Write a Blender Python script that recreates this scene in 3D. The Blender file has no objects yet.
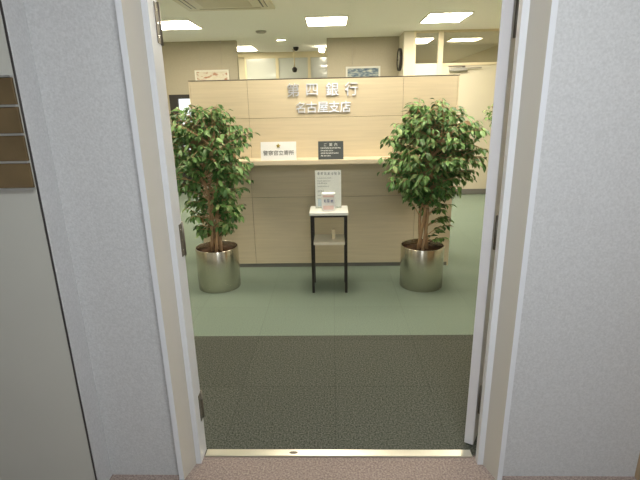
import bpy, bmesh, math, random
from mathutils import Vector, Matrix, noise
S = bpy.context.scene
COL = S.collection
PI = math.pi
random.seed(7)

# ------------------------------------------------------------------ materials
def srgb(r, g, b):
    f = lambda c: (c/255/12.92) if c/255 <= .04045 else ((c/255+.055)/1.055)**2.4
    return (f(r), f(g), f(b), 1)

def mat(name, col, rough=.5, metal=0., emit=None, strength=0., spec=.5, var=0., vscale=8., bump=0., bscale=200., stretch=(1, 1, 1), coat=0.):
    m = bpy.data.materials.new(name); m.use_nodes = True
    nt = m.node_tree; b = nt.nodes['Principled BSDF']
    b.inputs['Base Color'].default_value = col
    b.inputs['Roughness'].default_value = rough
    b.inputs['Metallic'].default_value = metal
    b.inputs['Specular IOR Level'].default_value = spec
    b.inputs['Coat Weight'].default_value = coat
    if emit:
        b.inputs['Emission Color'].default_value = emit
        b.inputs['Emission Strength'].default_value = strength
    if var or bump:
        tc = nt.nodes.new('ShaderNodeTexCoord'); mp = nt.nodes.new('ShaderNodeMapping')
        mp.inputs['Scale'].default_value = stretch
        nt.links.new(tc.outputs['Object'], mp.inputs['Vector'])
    if var:
        n = nt.nodes.new('ShaderNodeTexNoise'); n.inputs['Scale'].default_value = vscale
        n.inputs['Detail'].default_value = 4
        nt.links.new(mp.outputs['Vector'], n.inputs['Vector'])
        r = nt.nodes.new('ShaderNodeValToRGB')
        r.color_ramp.elements[0].position = .3; r.color_ramp.elements[1].position = .7
        r.color_ramp.elements[0].color = tuple(c*(1-var) for c in col[:3]) + (1,)
        r.color_ramp.elements[1].color = tuple(min(1, c*(1+var)) for c in col[:3]) + (1,)
        nt.links.new(n.outputs['Fac'], r.inputs['Fac'])
        nt.links.new(r.outputs['Color'], b.inputs['Base Color'])
    if bump:
        n2 = nt.nodes.new('ShaderNodeTexNoise'); n2.inputs['Scale'].default_value = bscale
        n2.inputs['Detail'].default_value = 3
        nt.links.new(mp.outputs['Vector'], n2.inputs['Vector'])
        bp = nt.nodes.new('ShaderNodeBump'); bp.inputs['Strength'].default_value = bump
        bp.inputs['Distance'].default_value = .004
        nt.links.new(n2.outputs['Fac'], bp.inputs['Height'])
        nt.links.new(bp.outputs['Normal'], b.inputs['Normal'])
    return m

def glass_mat(name, tint, refl, rough=.02):
    m = bpy.data.materials.new(name); m.use_nodes = True
    nt = m.node_tree; nt.nodes.remove(nt.nodes['Principled BSDF'])
    out = nt.nodes['Material Output']
    t = nt.nodes.new('ShaderNodeBsdfTransparent'); t.inputs['Color'].default_value = tint
    g = nt.nodes.new('ShaderNodeBsdfGlossy'); g.inputs['Roughness'].default_value = rough
    x = nt.nodes.new('ShaderNodeMixShader'); x.inputs['Fac'].default_value = refl
    nt.links.new(t.outputs[0], x.inputs[1]); nt.links.new(g.outputs[0], x.inputs[2])
    nt.links.new(x.outputs[0], out.inputs['Surface'])
    return m

def carpet_mat(name, c1, c2, tile=.5, seam=.9):
    """loop-pile carpet tiles: speckle, quarter-turned tiles and faint seams"""
    m = mat(name, c1, .95, spec=.1)
    nt = m.node_tree; b = nt.nodes['Principled BSDF']
    tc = nt.nodes.new('ShaderNodeTexCoord')
    n = nt.nodes.new('ShaderNodeTexNoise'); n.inputs['Scale'].default_value = 130; n.inputs['Detail'].default_value = 3
    r = nt.nodes.new('ShaderNodeValToRGB')
    r.color_ramp.elements[0].position = .32; r.color_ramp.elements[1].position = .68
    r.color_ramp.elements[0].color = c1; r.color_ramp.elements[1].color = c2
    br = nt.nodes.new('ShaderNodeTexBrick')
    br.offset = 0; br.inputs['Scale'].default_value = 1
    br.inputs['Brick Width'].default_value = tile; br.inputs['Row Height'].default_value = tile
    br.inputs['Mortar Size'].default_value = .0025
    br.inputs['Color1'].default_value = (1, 1, 1, 1); br.inputs['Color2'].default_value = (.93, .93, .93, 1)
    br.inputs['Mortar'].default_value = (seam, seam, seam, 1)
    mx = nt.nodes.new('ShaderNodeMix'); mx.data_type = 'RGBA'; mx.blend_type = 'MULTIPLY'; mx.inputs['Factor'].default_value = 1
    nt.links.new(tc.outputs['Object'], n.inputs['Vector']); nt.links.new(tc.outputs['Object'], br.inputs['Vector'])
    nt.links.new(n.outputs['Fac'], r.inputs['Fac'])
    nt.links.new(r.outputs['Color'], mx.inputs['A']); nt.links.new(br.outputs['Color'], mx.inputs['B'])
    nt.links.new(mx.outputs['Result'], b.inputs['Base Color'])
    bp = nt.nodes.new('ShaderNodeBump'); bp.inputs['Strength'].default_value = .5; bp.inputs['Distance'].default_value = .004
    nt.links.new(n.outputs['Fac'], bp.inputs['Height']); nt.links.new(bp.outputs['Normal'], b.inputs['Normal'])
    return m

def picture_mat(name, ramp, scale, stretch):
    m = mat(name, (.5, .5, .5, 1), .35)
    nt = m.node_tree; b = nt.nodes['Principled BSDF']
    tc = nt.nodes.new('ShaderNodeTexCoord'); mp = nt.nodes.new('ShaderNodeMapping'); mp.inputs['Scale'].default_value = stretch
    n = nt.nodes.new('ShaderNodeTexNoise'); n.inputs['Scale'].default_value = scale; n.inputs['Detail'].default_value = 5
    r = nt.nodes.new('ShaderNodeValToRGB')
    for i, (p, c) in enumerate(ramp):
        e = r.color_ramp.elements[i] if i < 2 else r.color_ramp.elements.new(p)
        e.position = p; e.color = c
    nt.links.new(tc.outputs['Object'], mp.inputs['Vector']); nt.links.new(mp.outputs['Vector'], n.inputs['Vector'])
    nt.links.new(n.outputs['Fac'], r.inputs['Fac']); nt.links.new(r.outputs['Color'], b.inputs['Base Color'])
    return m

VINYL = mat('grey_vinyl_wallpaper', (.49, .495, .50, 1), .6, var=.10, vscale=150, bump=.3, bscale=170)
FRAME = mat('door_frame_paint', (.62, .635, .66, 1), .38)
REVEAL = mat('door_frame_paint_shaded', (.52, .495, .44, 1), .5)  # frame paint again, with the reveal's dimmer, warmer shading put into the colour
LEAFPAINT = mat('door_leaf_paint', (.62, .61, .62, 1), .45)
STEEL = mat('brushed_hinge_steel', (.20, .18, .15, 1), .45, .8)
CHROME = mat('bright_metal', (.8, .8, .78, 1), .18, 1.)
THRESH = mat('threshold_steel', (.76, .74, .67, 1), .3, 1., bump=.1, bscale=60, stretch=(.2, 4, 1))
POT = mat('pot_stainless', (.66, .63, .54, 1), .22, 1.)
POT.node_tree.nodes['Principled BSDF'].inputs['Anisotropic'].default_value = .9
POT.node_tree.nodes['Principled BSDF'].inputs['Anisotropic Rotation'].default_value = .25
_nt = POT.node_tree; _tg = _nt.nodes.new('ShaderNodeTangent'); _tg.direction_type = 'RADIAL'; _tg.axis = 'Z'
_nt.links.new(_tg.outputs['Tangent'], _nt.nodes['Principled BSDF'].inputs['Tangent'])
DARK = mat('dark_gap', (.02, .02, .02, 1), .8)
PANELGREY = mat('painted_panel', (.45, .45, .41, 1), .35, var=.02, vscale=3)
PLATE = mat('brown_plate', (.17, .12, .06, 1), .16, .35, var=.25, vscale=5)
PLATEBAR = mat('plate_bar', (.55, .55, .53, 1), .3, .8)
TAN = mat('tan_wood_board', (.36, .25, .15, 1), .5, var=.2, vscale=6, stretch=(8, 8, 1))
WALLB = mat('beige_wallpaper', (.43, .39, .295, 1), .8, var=.04, vscale=60, bump=.25, bscale=180)
WALLC = mat('cream_paint', (.62, .575, .45, 1), .7)
CEIL = mat('ceiling_board', (.95, .93, .88, 1), .9, var=.05, vscale=120)
CEILC = mat('corridor_ceiling', (.75, .75, .74, 1), .9)
CARG = carpet_mat('green_carpet', (.16, .205, .165, 1), (.225, .275, .22, 1), .5, .86)
CARD = carpet_mat('dark_carpet', (.038, .042, .034, 1), (.135, .14, .115, 1), .5, .8)
CARP = carpet_mat('pink_brown_carpet', (.20, .155, .135, 1), (.37, .30, .265, 1), .5, .97)
BASEB = mat('grey_baseboard', (.16, .16, .15, 1), .6)
WOOD = mat('maple_panel', (.63, .545, .385, 1), .42, var=.05, vscale=1.6, stretch=(2, 40, 40))
WOODL = mat('maple_ledge', (.69, .60, .43, 1), .38, var=.05, vscale=1.6, stretch=(2, 30, 30))
SEAM = mat('panel_seam', (.20, .15, .09, 1), .8)
EDGE = mat('dark_edge_strip', (.10, .085, .06, 1), .5)
TOE = mat('toe_kick_grey', (.15, .15, .13, 1), .6)
LETTER = mat('polished_letter_metal', (.88, .88, .87, 1), .30, 1.)
WHITE = mat('white_plastic', (.88, .88, .86, 1), .35)
PAPER = mat('white_paper', (.88, .88, .85, 1), .5)
ACRYL = glass_mat('clear_acrylic', (.97, .98, .97, 1), .07)
INK = mat('black_ink', (.03, .03, .03, 1), .6)
GREYINK = mat('grey_ink', (.30, .31, .32, 1), .6)
BLUEINK = mat('blue_ink', (.10, .13, .32, 1), .6)
PINK = mat('pink_print', (.80, .60, .55, 1), .5)
PALEB = mat('pale_blue_print', (.62, .72, .82, 1), .5)
GOLD = mat('gold_emblem', (.55, .42, .12, 1), .3, .8)
SLATE = mat('dark_slate_plate', (.055, .065, .06, 1), .4)
WINK = mat('white_ink', (.75, .76, .72, 1), .6)
BLACKM = mat('black_painted_steel', (.018, .015, .013, 1), .4)
MARBLE = mat('white_laminate', (.84, .84, .80, 1), .35)
SHELFM = mat('pale_shelf_board', (.72, .68, .56, 1), .5)
SOIL = mat('brown_soil_chips', (.11, .055, .025, 1), .95, var=.5, vscale=40, bump=1, bscale=60)
BARK = mat('tan_bark', (.46, .30, .16, 1), .8, var=.25, vscale=14, stretch=(3, 3, 1), bump=.5, bscale=50)
LG = [mat('ficus_leaf_deep', (.060, .145, .034, 1), .48, spec=.45),
      mat('ficus_leaf_mid', (.115, .24, .058, 1), .48, spec=.45),
      mat('ficus_leaf_bright', (.22, .37, .12, 1), .48, spec=.45),
      mat('ficus_leaf_cream_edged', (.30, .40, .15, 1), .5),
      mat('ficus_leaf_dry', (.20, .12, .04, 1), .6)]
LAMP = mat('lit_diffuser', (.9, .9, .85, 1), .5, emit=(1, .90, .73, 1), strength=18.)
LAMPN = mat('lit_diffuser_warm', (.9, .9, .85, 1), .5, emit=(1, .90, .73, 1), strength=10.5)
LAMPC = mat('corridor_diffuser', (.9, .9, .9, 1), .5, emit=(.94, .98, 1, 1), strength=7.0)
LAMPS = mat('small_lit_lens', (.9, .9, .85, 1), .5, emit=(1, .9, .66, 1), strength=9.)
ACW = mat('cassette_white', (.70, .65, .52, 1), .5)
GLASS = glass_mat('window_glass', (.80, .80, .74, 1), .42, .03)
FROST = mat('frosted_pane', (.55, .58, .55, 1), .2, spec=.9, coat=.6)
FROSTB = mat('frosted_film', (.55, .60, .52, 1), .4)
MULL = mat('cream_mullion', (.72, .64, .44, 1), .5)
DKFR = mat('dark_window_frame', (.035, .032, .03, 1), .4)
LITW = mat('lit_window_pane', (.7, .75, .8, 1), .3, emit=(.85, .93, 1, 1), strength=.35)
PICL = picture_mat('faded_print', [(.35, (.62, .56, .42, 1)), (.52, (.66, .62, .5, 1)), (.62, (.42, .22, .13, 1))], 5, (2, 2, 5))
PICR = picture_mat('landscape_print', [(.35, (.05, .09, .15, 1)), (.5, (.16, .22, .26, 1)), (.68, (.5, .52, .42, 1))], 6, (2, 2, 6))
CLOCKF = mat('clock_face', (.72, .70, .60, 1), .4)

# ------------------------------------------------------------------ mesh helpers
def NB(): return bmesh.new()

def box(bm, x0, x1, y0, y1, z0, z1, bev=0., mi=0, seg=2):
    r = bmesh.ops.create_cube(bm, size=1)
    vs = r['verts']
    for v in vs:
        v.co = Vector((x0 + (v.co.x+.5)*(x1-x0), y0 + (v.co.y+.5)*(y1-y0), z0 + (v.co.z+.5)*(z1-z0)))
    fs = {f for v in vs for f in v.link_faces}
    for f in fs: f.material_index = mi
    if bev:
        es = list({e for v in vs for e in v.link_edges})
        r = bmesh.ops.bevel(bm, geom=es, offset=bev, segments=seg, affect='EDGES', profile=.5)
        for f in r['faces']: f.material_index = mi
    return vs

def prism(bm, pts, z0, z1, mi=0):
    a = [bm.verts.new((x, y, z0)) for x, y in pts]; b = [bm.verts.new((x, y, z1)) for x, y in pts]
    n = len(pts); fs = []
    for i in range(n):
        fs.append(bm.faces.new((a[i], a[(i+1) % n], b[(i+1) % n], b[i])))
    fs.append(bm.faces.new(a[::-1])); fs.append(bm.faces.new(b))
    for f in fs: f.material_index = mi
    return fs

def tube(bm, pts, radii, n=8, mi=0, cap=True):
    pts = [Vector(p) for p in pts]; rings = []
    if isinstance(radii, (int, float)): radii = [radii]*len(pts)
    for i, p in enumerate(pts):
        d = (pts[min(i+1, len(pts)-1)] - pts[max(i-1, 0)]).normalized()
        up = Vector((0, 0, 1)) if abs(d.z) < .9 else Vector((1, 0, 0))
        a = d.cross(up).normalized(); b = d.cross(a)
        rings.append([bm.verts.new(p + (a*math.cos(2*PI*k/n) + b*math.sin(2*PI*k/n))*radii[i]) for k in range(n)])
    for i in range(len(rings)-1):
        for k in range(n):
            f = bm.faces.new((rings[i][k], rings[i][(k+1) % n], rings[i+1][(k+1) % n], rings[i+1][k])); f.smooth = True; f.material_index = mi
    if cap:
        for r_ in (rings[0], rings[-1]):
            f = bm.faces.new(r_); f.material_index = mi

def lathe(bm, prof, n=48, cx=0, cy=0, mi=0, smooth=True):
    rings = []
    for r, z in prof:
        if r < 1e-6: rings.append([bm.verts.new((cx, cy, z))])
        else: rings.append([bm.verts.new((cx + r*math.cos(2*PI*k/n), cy + r*math.sin(2*PI*k/n), z)) for k in range(n)])
    for i in range(len(rings)-1):
        a, b = rings[i], rings[i+1]
        for k in range(n):
            k2 = (k+1) % n
            if len(a) == 1 and len(b) == 1: continue
            if len(a) == 1: f = bm.faces.new((a[0], b[k2], b[k]))
            elif len(b) == 1: f = bm.faces.new((a[k], a[k2], b[0]))
            else: f = bm.faces.new((a[k], a[k2], b[k2], b[k]))
            f.smooth = smooth; f.material_index = mi

def obj(name, bm, m, parent=None, loc=(0, 0, 0), rotz=0., recalc=True):
    if recalc: bmesh.ops.recalc_face_normals(bm, faces=bm.faces)
    me = bpy.data.meshes.new(name); bm.to_mesh(me); bm.free()
    for x in (m if isinstance(m, (list, tuple)) else [m]): me.materials.append(x)
    o = bpy.data.objects.new(name, me); COL.objects.link(o)
    o.location = loc; o.rotation_euler = (0, 0, rotz)
    if parent: o.parent = parent
    return o

def bobj(name, dims, m, parent=None, bev=0., loc=(0, 0, 0)):
    bm = NB(); box(bm, *dims, bev=bev); return obj(name, bm, m, parent, loc)

def tag(o, label, cat, group=None):
    o['label'] = label; o['category'] = cat
    if group: o['group'] = group
    return o

def thing(name, label, cat, loc=(0, 0, 0), rotz=0., group=None):
    o = bpy.data.objects.new(name, None); COL.objects.link(o)
    o.location = loc; o.rotation_euler = (0, 0, rotz); o.empty_display_size = .1
    return tag(o, label, cat, group)

def struct(o, label=None, cat=None):
    o['kind'] = 'structure'
    if label: o['label'] = label
    if cat: o['category'] = cat
    return o

def text_mesh(body, size, depth=.001, bold=0.):
    """upright lettering centred on x and z, its back on local y = 0, facing -y"""
    c = bpy.data.curves.new('lettering', 'FONT'); c.body = body; c.size = size
    c.extrude = depth/2; c.offset = bold; c.resolution_u = 3
    t = bpy.data.objects.new('lettering', c); COL.objects.link(t)
    bpy.context.view_layer.update()
    dg = bpy.context.evaluated_depsgraph_get()
    me = bpy.data.meshes.new_from_object(t.evaluated_get(dg))
    bpy.data.objects.remove(t); bpy.data.curves.remove(c)
    xs = [v.co.x for v in me.vertices]; ys = [v.co.y for v in me.vertices]
    cx, cy = (min(xs)+max(xs))/2, (min(ys)+max(ys))/2
    for v in me.vertices:
        x, y, z = v.co; v.co = (x-cx, -(z+depth/2), y-cy)
    return me

def text(name, body, size, m, parent, loc, depth=.001, bold=0.):
    me = text_mesh(body, size, depth, bold); me.name = name; me.materials.clear(); me.materials.append(m)
    o = bpy.data.objects.new(name, me); COL.objects.link(o); o.location = loc; o.parent = parent
    return o

def text_rows(bm, x0, x1, z, h, rng, y=-.0006, fill=.85):
    """a row of small print: short strokes of unequal length"""
    x = x0; t = h*.13
    while x < x0 + (x1-x0)*fill:
        w = h*rng.uniform(.65, .95)
        for k in range(rng.choice((2, 3, 3))):
            zz = z + h*(.05 + .85*(k+rng.uniform(.0, .6))/3); a = x + w*rng.uniform(0, .25); b = x + w*rng.uniform(.75, 1)
            box(bm, a, min(b, x1), y, 0, zz, zz+t)
        for k in range(rng.choice((1, 2, 2))):
            xx = x + w*rng.uniform(.05, .85); za = z + h*rng.uniform(0, .3)
            box(bm, xx, min(xx+t, x1), y, 0, za, z + h*rng.uniform(.7, 1))
        x += w*1.2

# ------------------------------------------------------------------ setting: floors, walls, ceilings
H = 2.5
XL, XR = -3.6, 3.2           # reception room
FY0, FY1 = -.11, .04         # entrance wall
struct(bobj('floor', (-2.6, 2.6, -3.4, 0, -.1, 0), CARP), 'pinkish brown corridor carpet in front of the doorway', 'floor')
struct(bobj('floor.001', (XL, XR, 0, 1.06, -.1, 0), CARD), 'dark grey-green carpet just inside the doorway', 'floor')
struct(bobj('floor.002', (XL, XR, 1.06, 8.4, -.1, 0), CARG), 'light green carpet of the reception area', 'floor')
struct(bobj('ceiling', (XL, XR, FY1, 8.4, H, H+.1), CEIL), 'cream reception ceiling', 'ceiling')
struct(bobj('ceiling.001', (-2.6, 2.6, -3.4, FY1, H, H+.1), CEILC), 'white corridor ceiling', 'ceiling')

XP = -.930                    # a shallow pier stands forward of the wall at far left
r = .006
pts = [(-2.6, -.21), (XP-r, -.21)] + [(XP-r + r*math.sin(PI/2*k/6), -.21 + r - r*math.cos(PI/2*k/6)) for k in range(1, 7)]
bm = NB(); prism(bm, pts + [(XP, FY0), (-.64, FY0), (-.64, FY1), (-2.6, FY1)], 0, H)
struct(obj('wall_front', bm, VINYL), 'grey vinyl wall with a shallow pier left of the doorway', 'wall')
struct(bobj('wall_front.001', (.66, 1.195, FY0, FY1, 0, H), VINYL), 'grey vinyl wall right of the doorway', 'wall')
struct(bobj('wall_front.002', (-.64, .66, FY0, FY1, 2.08, H), VINYL), 'grey vinyl wall above the doorway', 'wall')
# recesses beside the vinyl wall pieces
struct(bobj('wall_front.003', (XL, -2.6, -.01, FY1, 0, H), WALLC))
struct(bobj('trim_6', (-2.2, XP-.007, -.216, -.21, .03, 2.3), PANELGREY), 'smooth painted panel covering the pier at far left', 'panel')
struct(bobj('wall_front.004', (1.195, XR, -.30, FY1, 0, H), TAN), 'tan board at far right of the grey wall', 'wall')
# corridor enclosure behind the camera
struct(bobj('wall_rear', (-2.6, 2.6, -3.5, -3.4, 0, H), PANELGREY))
struct(bobj('wall_corridor_left', (-2.7, -2.6, -3.4, -.21, 0, H), VINYL))
struct(bobj('wall_corridor_right', (2.6, 2.7, -3.4, -.30, 0, H), VINYL))
# reception walls
struct(bobj('wall_left', (XL-.1, XL, FY1, 6.42, 0, H), WALLB))
struct(bobj('wall_right', (XR, XR+.1, FY1, 8.0, 0, H), WALLC))
bm = NB(); box(bm, XL, -2.75, 6.32, 6.42, 0, H); box(bm, -2.75, -1.75, 6.32, 6.42, 1.68, H); box(bm, -1.75, -1.555, 6.32, 6.42, 0, H)
struct(obj('wall_back', bm, WALLB), 'beige papered wall behind the left of the counter', 'wall')
struct(bobj('wall_back.001', (-.072, 1.10, 6.32, 6.42, 0, H), WALLB), 'beige papered wall behind the right of the counter', 'wall')
struct(bobj('wall_recess_left', (-3.1, -3.0, 6.42, 8.22, 0, H), WALLC))
struct(bobj('wall_recess_right', (1.0, 1.1, 6.42, 8.22, 0, H), WALLC))
struct(bobj('wall_recess', (-3.1, 1.1, 8.22, 8.32, 0, H), WALLC))
struct(bobj('wall_pillar', (1.10, 1.25, 5.79, 6.42, 0, H), WALLC), 'cream pillar carrying the wall clock', 'pillar')
struct(bobj('wall_inner', (1.25, XR, 7.6, 7.7, 0, H), WALLC))
struct(bobj('wall_inner_left', (1.10, 1.20, 6.42, 7.7, 0, H), WALLC))
struct(bobj('trim_1', (-.568, .581, -.012, .028, 0, .007), THRESH, bev=.002), 'shiny metal threshold strip across the doorway floor', 'threshold')

bm = NB(); lathe(bm, [(0, .0075), (.017, .0075), (.019, .0068)], 20)
for v in bm.verts: v.co.y *= .45
obj('latch_socket', bm, EDGE, bpy.data.objects['trim_1'], (-.185, .008, 0))

# entrance door frame (both jambs and head)
bm = NB()
def jamb(o):
    fs = prism(bm, o, 0, 2.05)
    fs[2].material_index = 1          # reveal between the casing and the stop
jamb([(-.640, -.111), (-.640, -.136), (-.620, -.136), (-.595, -.05), (-.574, -.05), (-.574, .034), (-.640, .034)])
jamb([(.660, -.111), (.660, -.136), (.641, -.136), (.613, -.05), (.590, -.05), (.590, -.02), (.624, -.02), (.624, .06), (.660, .06)])
box(bm, -.640, .660, -.136, .05, 2.05, 2.08)
struct(obj('trim_2', bm, [FRAME, REVEAL]), 'pale steel door frame round the open doorway', 'door frame')

# window partition at the recess back
def window(name, x0, x1, label):
    bm = NB(); d = .03
    z0, z1 = .9, 2.42
    box(bm, x0, x0+d, 8.12, 8.22, z0, z1); box(bm, x1-d, x1, 8.12, 8.22, z0, z1)
    box(bm, x0+d, x1-d, 8.12, 8.22, z1-d, z1); box(bm, x0+d, x1-d, 8.12, 8.22, z0, z0+d)
    w = struct(obj(name, bm, MULL), label, 'window')
    obj('pane', (lambda b: (box(b, x0+d, x1-d, 8.15, 8.165, z0+d, z1-d), b)[1])(NB()), FROST, w)
window('window_1', -1.76, -1.10, 'left frosted pane above the counter in the recess')
window('window_2', -1.10, -.45, 'middle frosted pane above the counter in the recess')
window('window_3', -.45, .20, 'narrow right frosted pane above the counter in the recess')
struct(bobj('trim_3', (-3.0, 1.0, 8.12, 8.22, 2.42, H), MULL)); struct(bobj('trim_4', (-3.0, 1.0, 8.12, 8.22, 0, .9), WALLC))
# glazed partition on the right, with a door under the transom
Yg = 5.79
bm = NB()
box(bm, 1.25, 1.28, Yg, Yg+.06, 0, H); box(bm, 1.28, 1.62, Yg, Yg+.06, H-.03, H); box(bm, 1.28, 1.62, Yg, Yg+.06, .9, .95)
box(bm, 1.62, 1.69, Yg-.01, Yg+.07, 0, H); box(bm, 1.69, 2.62, Yg, Yg+.06, H-.03, H); box(bm, 1.69, 2.62, Yg-.005, Yg+.065, 2.00, 2.035)
box(bm, 2.62, 2.70, Yg-.01, Yg+.07, 0, H); box(bm, 2.70, XR, Yg, Yg+.06, H-.03, H)
w = struct(obj('window_4', bm, MULL), 'clear glazed partition with cream mullions right of the pillar', 'window')
obj('pane', (lambda b: (box(b, 1.28, 1.62, Yg+.03, Yg+.036, 2.04, H-.03), b)[1])(NB()), GLASS, w)
obj('pane', (lambda b: (box(b, 1.69, 2.62, Yg+.03, Yg+.036, 2.035, H-.03), b)[1])(NB()), GLASS, w)
o = obj('pane', (lambda b: (box(b, 1.28, 1.62, Yg+.02, Yg+.036, .95, 2.04), b)[1])(NB()), FROSTB, w); o['label'] = 'frosted lower pane'
struct(bobj('wall_glazed_side', (2.70, XR, Yg, Yg+.06, 0, H-.03), WALLC)); struct(bobj('wall_glazed_low', (1.28, 1.62, Yg, Yg+.06, 0, .9), WALLC))
d3 = struct(bobj('door_3', (1.69, 2.62, Yg+.01, Yg+.05, .01, 2.00), WALLC), 'cream inner door beside the glazed partition', 'door')
o = bobj('kick_plate', (1.70, 2.61, Yg-.004, Yg+.01, .01, .09), BASEB, d3); o['label'] = 'grey kick plate'
bm = NB(); box(bm, 1.80, 2.06, Yg-.05, Yg+.01, 1.915, 1.965, bev=.008)
o = obj('door_closer', bm, mat('closer_grey', (.42, .41, .38, 1), .4, .5), d3)
bm = NB(); box(bm, 2.03, 2.28, Yg-.035, Yg-.02, 1.95, 1.962); box(bm, 1.78, 2.03, Yg-.035, Yg-.02, 1.978, 1.99); box(bm, 1.99, 2.03, Yg-.04, Yg-.018, 1.95, 1.99)
obj('closer_arm', bm, STEEL, d3)
for nm, d in (('baseboard_left', (XL, XL+.01, FY1, 6.32, 0, .07)), ('baseboard_back', (-.072, 1.10, 6.31, 6.32, 0, .07)),
              ('baseboard_pillar', (1.10, 1.25, 5.78, 5.79, 0, .07)), ('baseboard_right', (XR-.01, XR, FY1, Yg, 0, .07)),
              ('baseboard_side', (2.70, XR-.01, Yg-.01, Yg, 0, .07)), ('baseboard_low', (1.28, 1.62, Yg-.01, Yg, 0, .07))):
    struct(bobj(nm, d, BASEB))
# dark framed lit opening on the back wall, half hidden by the left plant
bm = NB()
box(bm, -2.745, -2.60, 6.30, 6.40, .0, 1.678); box(bm, -1.90, -1.755, 6.30, 6.40, .0, 1.678)
box(bm, -2.60, -1.90, 6.30, 6.40, 1.61, 1.678); box(bm, -2.60, -1.90, 6.30, 6.40, 0, .12); box(bm, -2.60, -1.90, 6.30, 6.40, .58, .64)
w = struct(obj('window_5', bm, DKFR), 'dark framed bright window behind the left plant', 'window')
obj('pane', (lambda b: (box(b, -2.60, -1.90, 6.34, 6.35, .64, 1.61), b)[1])(NB()), LITW, w)
o = obj('pane', (lambda b: (box(b, -2.60, -1.90, 6.34, 6.35, .12, .58), b)[1])(NB()), DKFR, w); o['label'] = 'dark lower pane'

# entrance door leaves, both swung into the room
def hinge(parent, x0, x1, y0, y1, z, kx, ky, h=.125):
    bm = NB()
    box(bm, x0, x1, y0, y1, z, z+h)
    tube(bm, [(kx, ky, z-.004), (kx, ky, z+h+.004)], .0065, 10)
    xm = x1 if parent_side > 0 else x0
    for k in (.18, .5, .82):
        yy = y0 + (y1-y0)*.45
        tube(bm, [((x1 if kx < 0 else x0) + (.0008 if kx < 0 else -.0008), yy, z+h*k), ((x1 if kx < 0 else x0), yy, z+h*k)], .004, 8, mi=1)
    return obj('hinge', bm, [STEEL, CHROME], parent)
def leaf(name, hx, hy, ang, side, label):
    """origin on the hinge line; leaf runs along local +y, its thickness towards -x*side"""
    bm = NB(); t = .038
    x0, x1 = (-t, 0) if side > 0 else (0, t)
    box(bm, x0, x1, 0, .57, .012, 2.04, bev=.0015, seg=1)
    o = obj(name, bm, LEAFPAINT, None, (hx, hy, 0), ang)
    struct(o, label, 'door')
    bm = NB()
    xm = (x0+x1)/2
    for s in (1,):
        xx = x1 if s > 0 else x0
        tube(bm, [(xx, .51, 1.0), (xx + s*.05, .51, 1.0), (xx + s*.05, .40, 1.0)], .009, 10)
    obj('door_handle', bm, CHROME, o)
    return o
d1 = leaf('door_1', .599, .047, -math.radians(30), 1, 'right door leaf swung open, pale edge facing the corridor')
d2 = leaf('door_2', -.612, .062, math.radians(86), 1, 'left door leaf folded back against the wall')
d2.location = (-.625, .062+.040, 0)
parent_side = 1
bm_dummy = None
fr = bpy.data.objects['trim_2']
for z in (.172, .912, 1.66):
    hinge(fr, -.574, -.5715, .002, .032, z, -.574, .036, .125)
    hinge(fr, .6215, .624, .0, .05, z, .618, .062, .125)

# ------------------------------------------------------------------ brown plates in the left recess
struct(bobj('trim_5', (XP-.0068, XP-.001, -.2135, -.21, .03, 2.3), DKFR), 'dark strip standing in for the shaded gap along the painted panel', 'trim')  # thin dark strip added to draw the shade in the panel's edge gap
pr = thing('plate_rack', 'stack of four brown plates with metal rails on the far left panel', 'sign board', (-1.197, -.216, 1.219))
for k in range(4):
    z = k*.0832
    bobj('plate', (-.30, .259, -.010, 0, z+.003, z+.080), PLATE, pr, bev=.0015)
for k in range(5):
    z = k*.0832
    bobj('rail', (-.30, .259, -.014, 0, z-.003, z+.003), PLATEBAR, pr)

# ------------------------------------------------------------------ reception counter
cx0, cx1 = -1.197, 1.050
YF = 2.385
ct = thing('reception_counter', 'long maple reception counter with tall screen between two potted plants', 'counter')
sx = [cx0, -.712, .600, cx1]
def panel(x0, x1, z0, z1):
    bm = NB(); box(bm, x0+.0015, x1-.0015, YF, YF+.022, z0+.0015, z1-.0015, bev=.001, seg=1)
    return obj('panel', bm, WOOD, ct)
for i in range(3):
    panel(sx[i], sx[i+1], 1.357, 1.668); panel(sx[i], sx[i+1], 1.015, 1.357)
lx = [cx0, -.73, .733, cx1]
for i in range(3):
    panel(lx[i], lx[i+1], .667, 1.0); panel(lx[i], lx[i+1], .035, .667)
bobj('core', (cx0, cx1, YF+.022, YF+.075, .0, 1.668), SEAM, ct)
bobj('seam_backing', (cx0+.002, cx1-.002, YF+.006, YF+.0222, .04, 1.66), SEAM, ct)
o = bobj('end_panel', (cx0-.012, cx0, YF, YF+.075, 0, 1.668), WOOD, ct); o = bobj('end_panel', (cx1, cx1+.012, YF, YF+.075, 0, 1.668), WOOD, ct)
o = bobj('top_strip', (cx0-.012, cx1+.012, YF-.001, YF+.077, 1.668, 1.675), EDGE, ct); o['label'] = 'dark top edge strip'
bm = NB(); box(bm, -.93, .86, 2.185, YF-.0005, .978, 1.018, bev=.004)
tag(obj('counter_ledge', bm, WOODL), 'long maple ledge projecting from counter front, two signs on it', 'ledge')
bobj('toe_kick', (cx0, cx1, YF+.004, YF+.022, .0, .035), TOE, ct)
# staff desk behind the screen
bobj('desk_top', (cx0, cx1, YF+.075, 3.02, .70, .73), WOODL, ct)
bobj('desk_side', (cx0, cx0+.025, YF+.075, 3.0, 0, .70), WOOD, ct); bobj('desk_side', (cx1-.025, cx1, YF+.075, 3.0, 0, .70), WOOD, ct)

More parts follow.
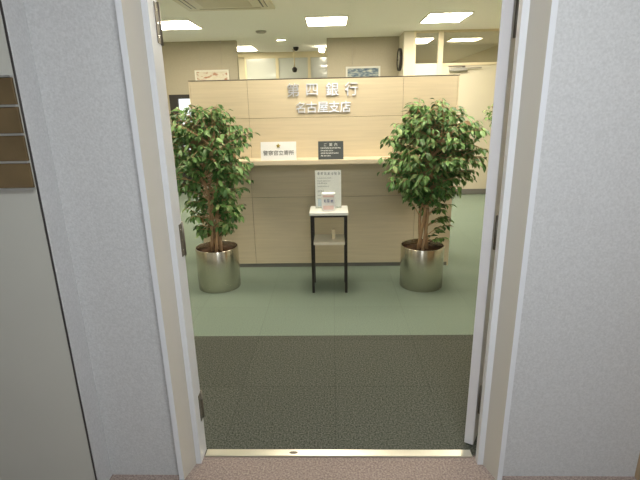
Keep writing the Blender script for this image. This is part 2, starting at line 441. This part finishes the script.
# metal lettering on the screen
lt = thing('metal_lettering', 'two rows of raised silver characters fixed high on counter screen', 'lettering', (-.065, YF-.0005, 1.52))
for ch, x in zip('第四銀行', (-.324, -.166, .004, .164)):
    text('character', ch, .116, LETTER, lt, (x+.065, 0, .062), .012)
for k, ch in enumerate('名古屋支店'):
    text('character', ch, .098, LETTER, lt, (-.268+.0955*k+.065, 0, -.080), .012)

# signs on the ledge
ws = thing('sign_plate', 'white sign with gold star and black characters standing on counter ledge', 'sign', (-.452, 2.200, 1.0185))
ws.rotation_euler.x = -.16
bobj('board', (-.149, .149, 0, .006, 0, .153), WHITE, ws, bev=.001)
bobj('strut', (-.10, .10, .006, .012, .0, .06), WHITE, ws)
text('characters', '警察官立寄所', .0435, INK, ws, (0, 0, .062), .001)
bm = NB()
pts = [((.021 if k % 2 == 0 else .0105)*math.sin(k*PI/5), (.021 if k % 2 == 0 else .0105)*math.cos(k*PI/5)) for k in range(10)]
a = [bm.verts.new((x, -.003, z)) for x, z in pts]; b = [bm.verts.new((x, 0, z)) for x, z in pts]; c = bm.verts.new((0, -.006, 0))
for k in range(10):
    bm.faces.new((a[k], a[(k+1) % 10], c)); bm.faces.new((a[k], b[k], b[(k+1) % 10], a[(k+1) % 10]))
o = obj('star', bm, GOLD, ws, (0, 0, .119)); o['label'] = 'gold star'

ds = thing('notice_plate', 'small dark plate with white writing standing on counter ledge', 'sign', (-.014, 2.200, 1.0185))
ds.rotation_euler.x = -.16
bobj('board', (-.105, .105, 0, .006, 0, .150), SLATE, ds, bev=.001)
bobj('strut', (-.07, .07, .006, .012, .0, .06), SLATE, ds)
for ch, x in zip('ご案内', (-.045, 0, .042)):
    text('character', ch, .028, WINK, ds, (x, 0, .122), .0008)
rng = random.Random(3); bm = NB()
for k, (fl) in enumerate((.97, .62, .86, .5)):
    text_rows(bm, -.086, .088, .088-.021*k, .0135, rng, fill=fl)
obj('small_print', bm, WINK, ds)

# ------------------------------------------------------------------ display stand with notice and box
st = thing('display_stand', 'narrow white-topped stand with thin black legs before the counter', 'table', (-.034, 1.885, 0))
hw, hd = .150, .130
bm = NB(); box(bm, -hw, hw, -hd, hd, .642, .664, bev=.003); obj('table_top', bm, MARBLE, st)
for sx_ in (-1, 1):
    for sy_ in (-1, 1):
        x, y = sx_*(hw-.018), sy_*(hd-.018)
        bobj('leg', (x-.010, x+.010, y-.010, y+.010, 0, .627), BLACKM, st)
bm = NB()
for y in (-hd+.018, hd-.018): box(bm, -hw+.008, hw-.008, y-.010, y+.010, .627, .642)
for x in (-hw+.018, hw-.018): box(bm, x-.010, x+.010, -hd+.028, hd-.028, .627, .642)
obj('apron', bm, BLACKM, st)
bobj('shelf', (-hw+.028, hw-.028, -hd+.008, hd-.008, .405, .425), SHELFM, st, bev=.001)
bm = NB(); box(bm, -.014, .014, -.02, .02, 0, .075, bev=.003)
tag(obj('small_carton', bm, mat('cream_carton', (.70, .62, .42, 1), .5), None, (-.000, 1.87, .425)), 'little cream carton on the lower shelf of the stand', 'box')

ns = thing('notice_stand', 'white printed notice in a clear upright holder on the stand', 'sign', (-.037, 1.920, .664))
bm = NB(); box(bm, -.104, .104, -.004, -.0028, 0, .297); box(bm, -.104, .104, .0028, .004, 0, .297); box(bm, -.104, .104, -.05, .05, 0, .003)
obj('holder', bm, ACRYL, ns)
pp = bobj('sheet', (-.102, .102, -.001, .001, .005, .295), PAPER, ns)
ns.rotation_euler.x = -.10; ns.location.z += .0052
rng = random.Random(11)
for z, h, fl in ((.258, .026, .97), (.230, .010, .6), (.207, .011, .55), (.188, .014, .42), (.165, .010, .5), (.125, .015, .28), (.095, .01, .3), (.07, .01, .3)):
    bm = NB(); text_rows(bm, -.086, .088, z, h, rng, fill=fl)
    obj('printed_line', bm, GREYINK, pp, (0, -.001, 0))
bobj('tint_block', (-.085, -.03, -.0016, -.001, .012, .07), PALEB, pp)

bx = thing('tissue_carton', 'small white carton with pink and blue print before the notice', 'box', (-.036, 1.835, .664))
bm = NB(); box(bm, -.053, .053, -.027, .027, 0, .145, bev=.012, seg=3); obj('carton', bm, WHITE, bx)
for za, zb in ((.014, .046), (.112, .128)):
    o = bobj('pink_band', (-.041, .041, -.0277, -.027, za, zb), PINK, bx); o['label'] = 'pink printed band'
rng = random.Random(5); bm = NB(); text_rows(bm, -.036, .036, .070, .026, rng, fill=.9); o = obj('blue_print', bm, BLUEINK, bx, (0, -.027, 0)); o['label'] = 'blue printed word'

# ------------------------------------------------------------------ potted ficus trees
def add_leaf(bm, p, d, nrm, L, W, mi):
    d = d.normalized(); s = d.cross(nrm)
    if s.length < 1e-4: s = d.cross(Vector((1, 0, 0)))
    s.normalize(); n = s.cross(d).normalized()
    prof = ((0, .05), (.18, .62), (.42, 1.), (.70, .72), (.90, .25))
    mid, lf, rt = [], [], []
    for t, w in prof:
        c = p + d*L*t - n*L*.22*t*t
        mid.append(bm.verts.new(c)); e = n*W*.18*w
        lf.append(bm.verts.new(c + s*W*.5*w + e)); rt.append(bm.verts.new(c - s*W*.5*w + e))
    tip = bm.verts.new(p + d*L - n*L*.24)
    for i in range(4):
        for q in ((mid[i], mid[i+1], lf[i+1], lf[i]), (mid[i], rt[i], rt[i+1], mid[i+1])):
            f = bm.faces.new(q); f.material_index = mi; f.smooth = True
    for q in ((mid[4], tip, lf[4]), (mid[4], rt[4], tip)):
        f = bm.faces.new(q); f.material_index = mi; f.smooth = True

def ficus(name, label, x, y, seed, profile, ntwig, potr=.174, poth=.352, trunk_z=.98, sprigs=(), lean=(0, 0), leafL=.058, group=None):
    rnd = random.Random(seed)
    t = thing(name, label, 'plant', (x, y, 0), 0, group)
    bm = NB()
    lathe(bm, [(0, .004), (potr-.006, .004), (potr-.006, 0), (potr, .004), (potr, poth-.004), (potr-.002, poth), (potr-.006, poth), (potr-.007, poth-.004), (potr-.007, poth-.06)], 64)
    obj('pot', bm, POT, t)
    bm = NB(); zs = poth-.045
    lathe(bm, [(0, zs+.012), (.05, zs+.01), (potr*.6, zs+.004), (potr-.008, zs), (potr-.008, zs-.03), (0, zs-.03)], 40)
    for v in bm.verts: v.co.z += .006*noise.noise(v.co*40) if v.co.z > zs-.01 else 0
    obj('soil', bm, SOIL, t)
    zt = profile[-1][0]-.34
    bm = NB(); stems = []
    for k in range(4):
        a0 = k*PI/2 + rnd.uniform(-.3, .3); pts = []; rad = []
        for i in range(13):
            u = i/12; z = zs-.01 + (zt-zs)*u
            a = a0 + u*3.6; rr = .036*(1-u*.45) + max(0, u-.55)*.22*(1+.3*k % 1)
            pts.append(Vector((rr*math.cos(a) + lean[0]*u, rr*math.sin(a) + lean[1]*u, z))); rad.append(.0125*(1-.7*u) + .002)
        tube(bm, pts, rad, 8); stems.append(pts)
    obj('trunk', bm, BARK, t)
    bt, bl = NB(), NB()
    def rad_at(z):
        for i in range(len(profile)-1):
            if profile[i][0] <= z <= profile[i+1][0]:
                u = (z-profile[i][0])/(profile[i+1][0]-profile[i][0])
                return [profile[i][j]*(1-u) + profile[i+1][j]*u for j in (1, 2)]
        return 0, 0
    def twig(start, end, nl, droop=1.):
        v = end-start; ctrl = start + v*.55 + Vector((0, 0, .22*v.length))
        pts = [start*(1-u)**2 + ctrl*2*u*(1-u) + end*u*u for u in (0, .2, .4, .6, .8, 1)]
        tube(bt, pts, [.0045, .004, .0034, .0028, .002, .0012], 5, cap=False)
        for i in range(nl):
            u = .30 + .70*(i+rnd.random())/nl
            p = start*(1-u)**2 + ctrl*2*u*(1-u) + end*u*u
            tg = ((ctrl-start)*(1-u) + (end-ctrl)*u).normalized()
            sd = tg.cross(Vector((0, 0, 1)))
            sd = sd.normalized() if sd.length > .01 else Vector((1, 0, 0))
            sgn = 1 if i % 2 else -1
            d = tg*rnd.uniform(.3, .8) + sd*sgn*rnd.uniform(.4, 1.) + Vector((rnd.uniform(-.3, .3), rnd.uniform(-.3, .3), -rnd.uniform(.2, 1.0)*droop))
            nr = Vector((rnd.uniform(-.5, .5), rnd.uniform(-.7, .3), 1.))
            q = rnd.random(); mi = 0 if q < .36 else 1 if q < .72 else 2 if q < .92 else 3 if q < .985 else 4
            L = leafL*rnd.uniform(.7, 1.2)
            add_leaf(bl, p + sd*sgn*.004, d, nr, L, L*rnd.uniform(.42, .52), mi)
    z0, z1 = profile[0][0], profile[-1][0]
    n = 0
    while n < ntwig:
        z = rnd.uniform(z0, z1)
        c, r = rad_at(z)
        if rnd.random() > (r/.40)**1.2: continue
        a = rnd.uniform(0, 2*PI); rr = r*math.sqrt(rnd.uniform(.12, 1.))
        yy = rr*.92*math.sin(a)
        if z < trunk_z and yy < .02 and abs(c + rr*math.cos(a)) < .08: continue
        end = Vector((c + rr*math.cos(a), yy if yy < 0 else yy*.45, z))
        zi = max(zs+.1, min(zt, z - rnd.uniform(.02, .20)))
        u = (zi-(zs-.01))/(zt-zs); i = min(12, max(0, int(round(u*12))))
        stt = rnd.choice(stems)[i]
        twig(stt, end, rnd.randint(8, 12)); n += 1
    for (sx_, sy_, sz_, ex, ey, ez, nl) in sprigs:
        twig(Vector((sx_, sy_, sz_)), Vector((ex, ey, ez)), nl, .4)
    obj('branch', bt, BARK, t)
    obj('foliage', bl, LG, t, recalc=False)
    return t
# profile rows: height, sideways centre, radius
profL = [(.46, .0, .10), (.55, .0, .21), (.66, .01, .26), (.78, .01, .25), (.90, .0, .35), (1.10, -.01, .38), (1.22, -.01, .39), (1.32, .0, .37), (1.42, -.03, .28), (1.50, -.05, .14)]
ficus('potted_ficus', 'leafy green ficus in steel pot at the left end of the counter', -.968, 1.935, 21, profL, 330, group=None,
      sprigs=((.0, 0, .52, .12, -.10, .58, 9), (-.0, 0, .45, -.10, -.1, .47, 8), (0, -.02, .6, .16, -.05, .50, 8)))
profR = [(.70, .0, .10), (.80, .0, .26), (.90, .02, .38), (1.02, .04, .42), (1.16, .06, .42), (1.28, .06, .36), (1.37, .04, .30), (1.45, .02, .23), (1.50, .01, .13)]
ficus('potted_ficus.001', 'leafy green ficus in steel pot at the right end of the counter', .723, 1.920, 44, profR, 400, trunk_z=.76,
      sprigs=((.02, 0, .50, .15, -.08, .60, 15), (.02, 0, .42, .19, -.05, .52, 15), (.01, -.02, .58, .18, -.08, .70, 15), (.02, -.01, .36, .15, -.1, .43, 12), (.02, .0, .50, .21, -.02, .56, 14), (.02, .0, .6, .12, -.12, .66, 14), (.02, 0, .36, .11, -.1, .50, 12)))
profF = [(1.00, -.06, .16), (1.12, -.08, .28), (1.3, -.08, .33), (1.45, -.06, .28), (1.58, -.02, .12)]
ficus('potted_ficus.002', 'distant ficus peeking out beside the open right door leaf', 2.60, 5.35, 5, profF, 80)

# ------------------------------------------------------------------ ceiling fittings
def ceiling_light(x, y, sx_, sy_, label, m, group, name='ceiling_light'):
    t = thing(name, label, 'light', (x, y, H), 0, group)
    bm = NB(); d = .018
    for q in ((-sx_/2-d, -sx_/2, -sy_/2-d, sy_/2+d), (sx_/2, sx_/2+d, -sy_/2-d, sy_/2+d), (-sx_/2, sx_/2, -sy_/2-d, -sy_/2), (-sx_/2, sx_/2, sy_/2, sy_/2+d)):
        box(bm, *q, -.010, 0)
    obj('frame', bm, ACW, t)
    bobj('diffuser', (-sx_/2, sx_/2, -sy_/2, sy_/2, -.011, 0), m, t)
    return t
G = 'square recessed ceiling lights of the reception'
ceiling_light(-2.03, 4.76, .52, .58, 'bright recessed ceiling light at far left, partly behind the door frame', LAMP, G)
ceiling_light(-.055, 4.78, .50, .58, 'bright recessed ceiling light above the middle of the counter', LAMP, G)
ceiling_light(1.46, 4.75, .50, .62, 'bright recessed ceiling light before the glazed partition', LAMP, G)
ceiling_light(-1.62, 7.35, .40, .66, 'bright ceiling light in the recess by the frosted panes', LAMPS, G)
for x, who in ((-2.03, 'left'), (-.055, 'middle'), (1.46, 'right')):
    ceiling_light(x, 1.80, .50, .58, 'recessed ceiling light just inside the doorway, %s one' % who, LAMPN, G)
ceiling_light(2.3, 6.9, .5, .4, 'ceiling light seen through the clear transom glass', LAMPS, G)
ceiling_light(-.82, 6.36, .13, .07, 'tiny lit emergency light on the ceiling over the counter', LAMPS, None, 'emergency_light')
ceiling_light(.40, -1.45, 1.0, .50, 'corridor ceiling light in front of the doorway', LAMPC, None)

t = thing('globe_lamp', 'small glowing round lamp on the ceiling by the right wall edge', 'lamp', (-.175, 7.40, H))
bm = NB(); lathe(bm, [(.05, 0), (.05, -.015), (0, -.015)], 24); obj('base', bm, WHITE, t)
bm = NB(); lathe(bm, [(.0, -.015), (.035, -.02), (.055, -.045), (.05, -.085), (.03, -.10), (0, -.105)], 24); obj('globe', bm, LAMPS, t)
bm = NB(); lathe(bm, [(0, 0), (.075, 0), (.078, -.012), (.06, -.028), (0, -.030)], 32)
tag(obj('smoke_detector', bm, mat('detector_grey', (.42, .40, .34, 1), .6), None, (-1.01, 5.45, H)), 'flat grey disc on the cream ceiling above the counter', 'detector')
t = thing('dome_camera', 'dark little dome on the ceiling in front of the frosted panes', 'camera', (-.64, 7.20, H))
bm = NB(); lathe(bm, [(0, 0), (.06, 0), (.06, -.02), (0, -.02)], 24); obj('base', bm, WHITE, t)
bm = NB(); lathe(bm, [(.05, -.02), (.05, -.04), (.038, -.07), (.018, -.083), (0, -.087)], 24); obj('dome', bm, BLACKM, t)
t = thing('hanging_camera', 'dark camera hanging on a thin pole before the frosted panes', 'camera', (-.715, 7.70, H))
bm = NB(); lathe(bm, [(0, 0), (.04, 0), (.04, -.012), (0, -.012)], 20); tube(bm, [(0, 0, -.012), (0, 0, -.33)], .012, 10); obj('pole', bm, MULL, t)
bm = NB(); lathe(bm, [(0, -.32), (.03, -.325), (.05, -.35), (.05, -.375), (.035, -.41), (0, -.42)], 20); obj('camera_body', bm, BLACKM, t)

# ceiling cassette air conditioner
ac = thing('air_conditioner', 'square ceiling cassette air conditioner at the top of the doorway view', 'air conditioner', (-1.085, 3.37, H))
hs = .475
bm = NB(); box(bm, -hs, hs, -hs, hs, -.025, 0, bev=.006); obj('panel', bm, ACW, ac)
bm = NB(); box(bm, -.26, .26, -.26, .26, -.033, -.025, bev=.003); obj('intake_grille', bm, mat('intake_beige', (.60, .55, .42, 1), .6), ac)
for sx_, sy_ in ((1, 0), (-1, 0), (0, 1), (0, -1)):
    bm = NB()
    if sx_: box(bm, sx_*.385-.028, sx_*.385+.028, -.33, .33, -.027, -.024)
    else: box(bm, -.33, .33, sy_*.385-.028, sy_*.385+.028, -.027, -.024)
    obj('air_slot', bm, BLACKM if sx_ else mat('closed_slot', (.50, .46, .35, 1), .6), ac)
    bm = NB()
    if sx_: box(bm, sx_*.385-.006, sx_*.385+.022, -.325, .325, -.034, -.0275)
    else: box(bm, -.325, .325, sy_*.385-.02, sy_*.385+.02, -.031, -.0275)
    obj('louvre', bm, ACW, ac)

# ------------------------------------------------------------------ pictures and clock
def picture(x0, x1, z0, z1, wires, label, m, fm):
    xc = (x0+x1)/2; t = thing('picture_frame', label, 'picture', (xc, 6.32, z0))
    w, h = (x1-x0)/2, z1-z0; d = .028
    bm = NB()
    for q in ((-w, -w+d, 0, h), (w-d, w, 0, h), (-w+d, w-d, 0, d), (-w+d, w-d, h-d, h)):
        box(bm, q[0], q[1], -.03, -.004, q[2], q[3])
    obj('frame', bm, fm, t)
    bobj('print', (-w+d, w-d, -.012, -.004, d, h-d), m, t)
    for wx in wires:
        bm = NB(); tube(bm, [(wx-xc, -.010, h), (wx-xc, -.008, H-z0-.02)], .0014, 6); box(bm, wx-xc-.012, wx-xc+.012, -.02, 0, H-z0-.03, H-z0)
        obj('wire', bm, mat('picture_wire', (.45, .42, .36, 1), .5, .5), t)
picture(-2.27, -1.70, 1.64, 2.055, (-2.165, -1.81), 'pale framed picture hung by wires on the left beige wall', PICL, mat('white_frame', (.72, .70, .60, 1), .5))
picture(.235, .800, 1.64, 2.055, (.345, .70), 'dark bluish framed picture hung by wires near the clock', PICR, mat('silver_frame', (.62, .62, .56, 1), .4))

t = thing('wall_clock', 'round black-rimmed clock on the side of the cream pillar', 'clock', (1.10, 6.07, 2.125))
def xl(prof, n=40):
    bm = NB(); lathe(bm, prof, n)
    for v in bm.verts: v.co = Vector((-v.co.z, v.co.y, v.co.x))
    return bm
obj('rim', xl([(0, 0), (.165, 0), (.17, .02), (.165, .045), (.145, .045), (.142, .03), (0, .03)]), BLACKM, t)
obj('face', xl([(0, .0302), (.142, .0302), (.142, .032), (0, .032)]), CLOCKF, t)
bm = NB(); box(bm, -.035, -.033, -.004, .004, -.02, .075); obj('hour_hand', bm, INK, t)
bm = NB(); box(bm, -.037, -.0355, -.02, .105, -.003, .003); obj('minute_hand', bm, INK, t)

# ------------------------------------------------------------------ the photographer's flash
fl = bpy.data.lights.new('camera_flash', 'POINT'); fl.energy = 9; fl.color = (.93, .97, 1); fl.shadow_soft_size = .015
fo = bpy.data.objects.new('camera_flash', fl); COL.objects.link(fo); fo.location = (.045, -1.60, 1.495)

# ------------------------------------------------------------------ camera, world, view
cam = bpy.data.cameras.new('camera'); co = bpy.data.objects.new('camera', cam); COL.objects.link(co)
cam.sensor_width = 36; cam.lens = 450/640*36; cam.clip_start = .02
th, ps, ro = (math.radians(a) for a in (16.6, 1.8, 1.2))
f = Vector((-math.sin(ps)*math.cos(th), math.cos(ps)*math.cos(th), -math.sin(th)))
r0 = Vector((math.cos(ps), math.sin(ps), 0)); u0 = r0.cross(f)
r = r0*math.cos(ro) - u0*math.sin(ro); u = u0*math.cos(ro) + r0*math.sin(ro)
M4 = Matrix((r, u, -f)).transposed().to_4x4(); M4.translation = Vector((0, -1.6, 1.45))
co.matrix_world = M4
S.camera = co
wd = bpy.data.worlds.new('world'); S.world = wd; wd.use_nodes = True
wd.node_tree.nodes['Background'].inputs['Color'].default_value = (.05, .05, .05, 1)
vs = S.view_settings
vs.view_transform = 'Standard'; vs.look = 'None'; vs.gamma = 1; vs.exposure = 1.75; vs.use_curve_mapping = False
S.cycles.max_bounces = 10; S.cycles.diffuse_bounces = 6; S.cycles.transparent_max_bounces = 12
S.cycles.use_denoising = True
S.cycles.sample_clamp_indirect = 6
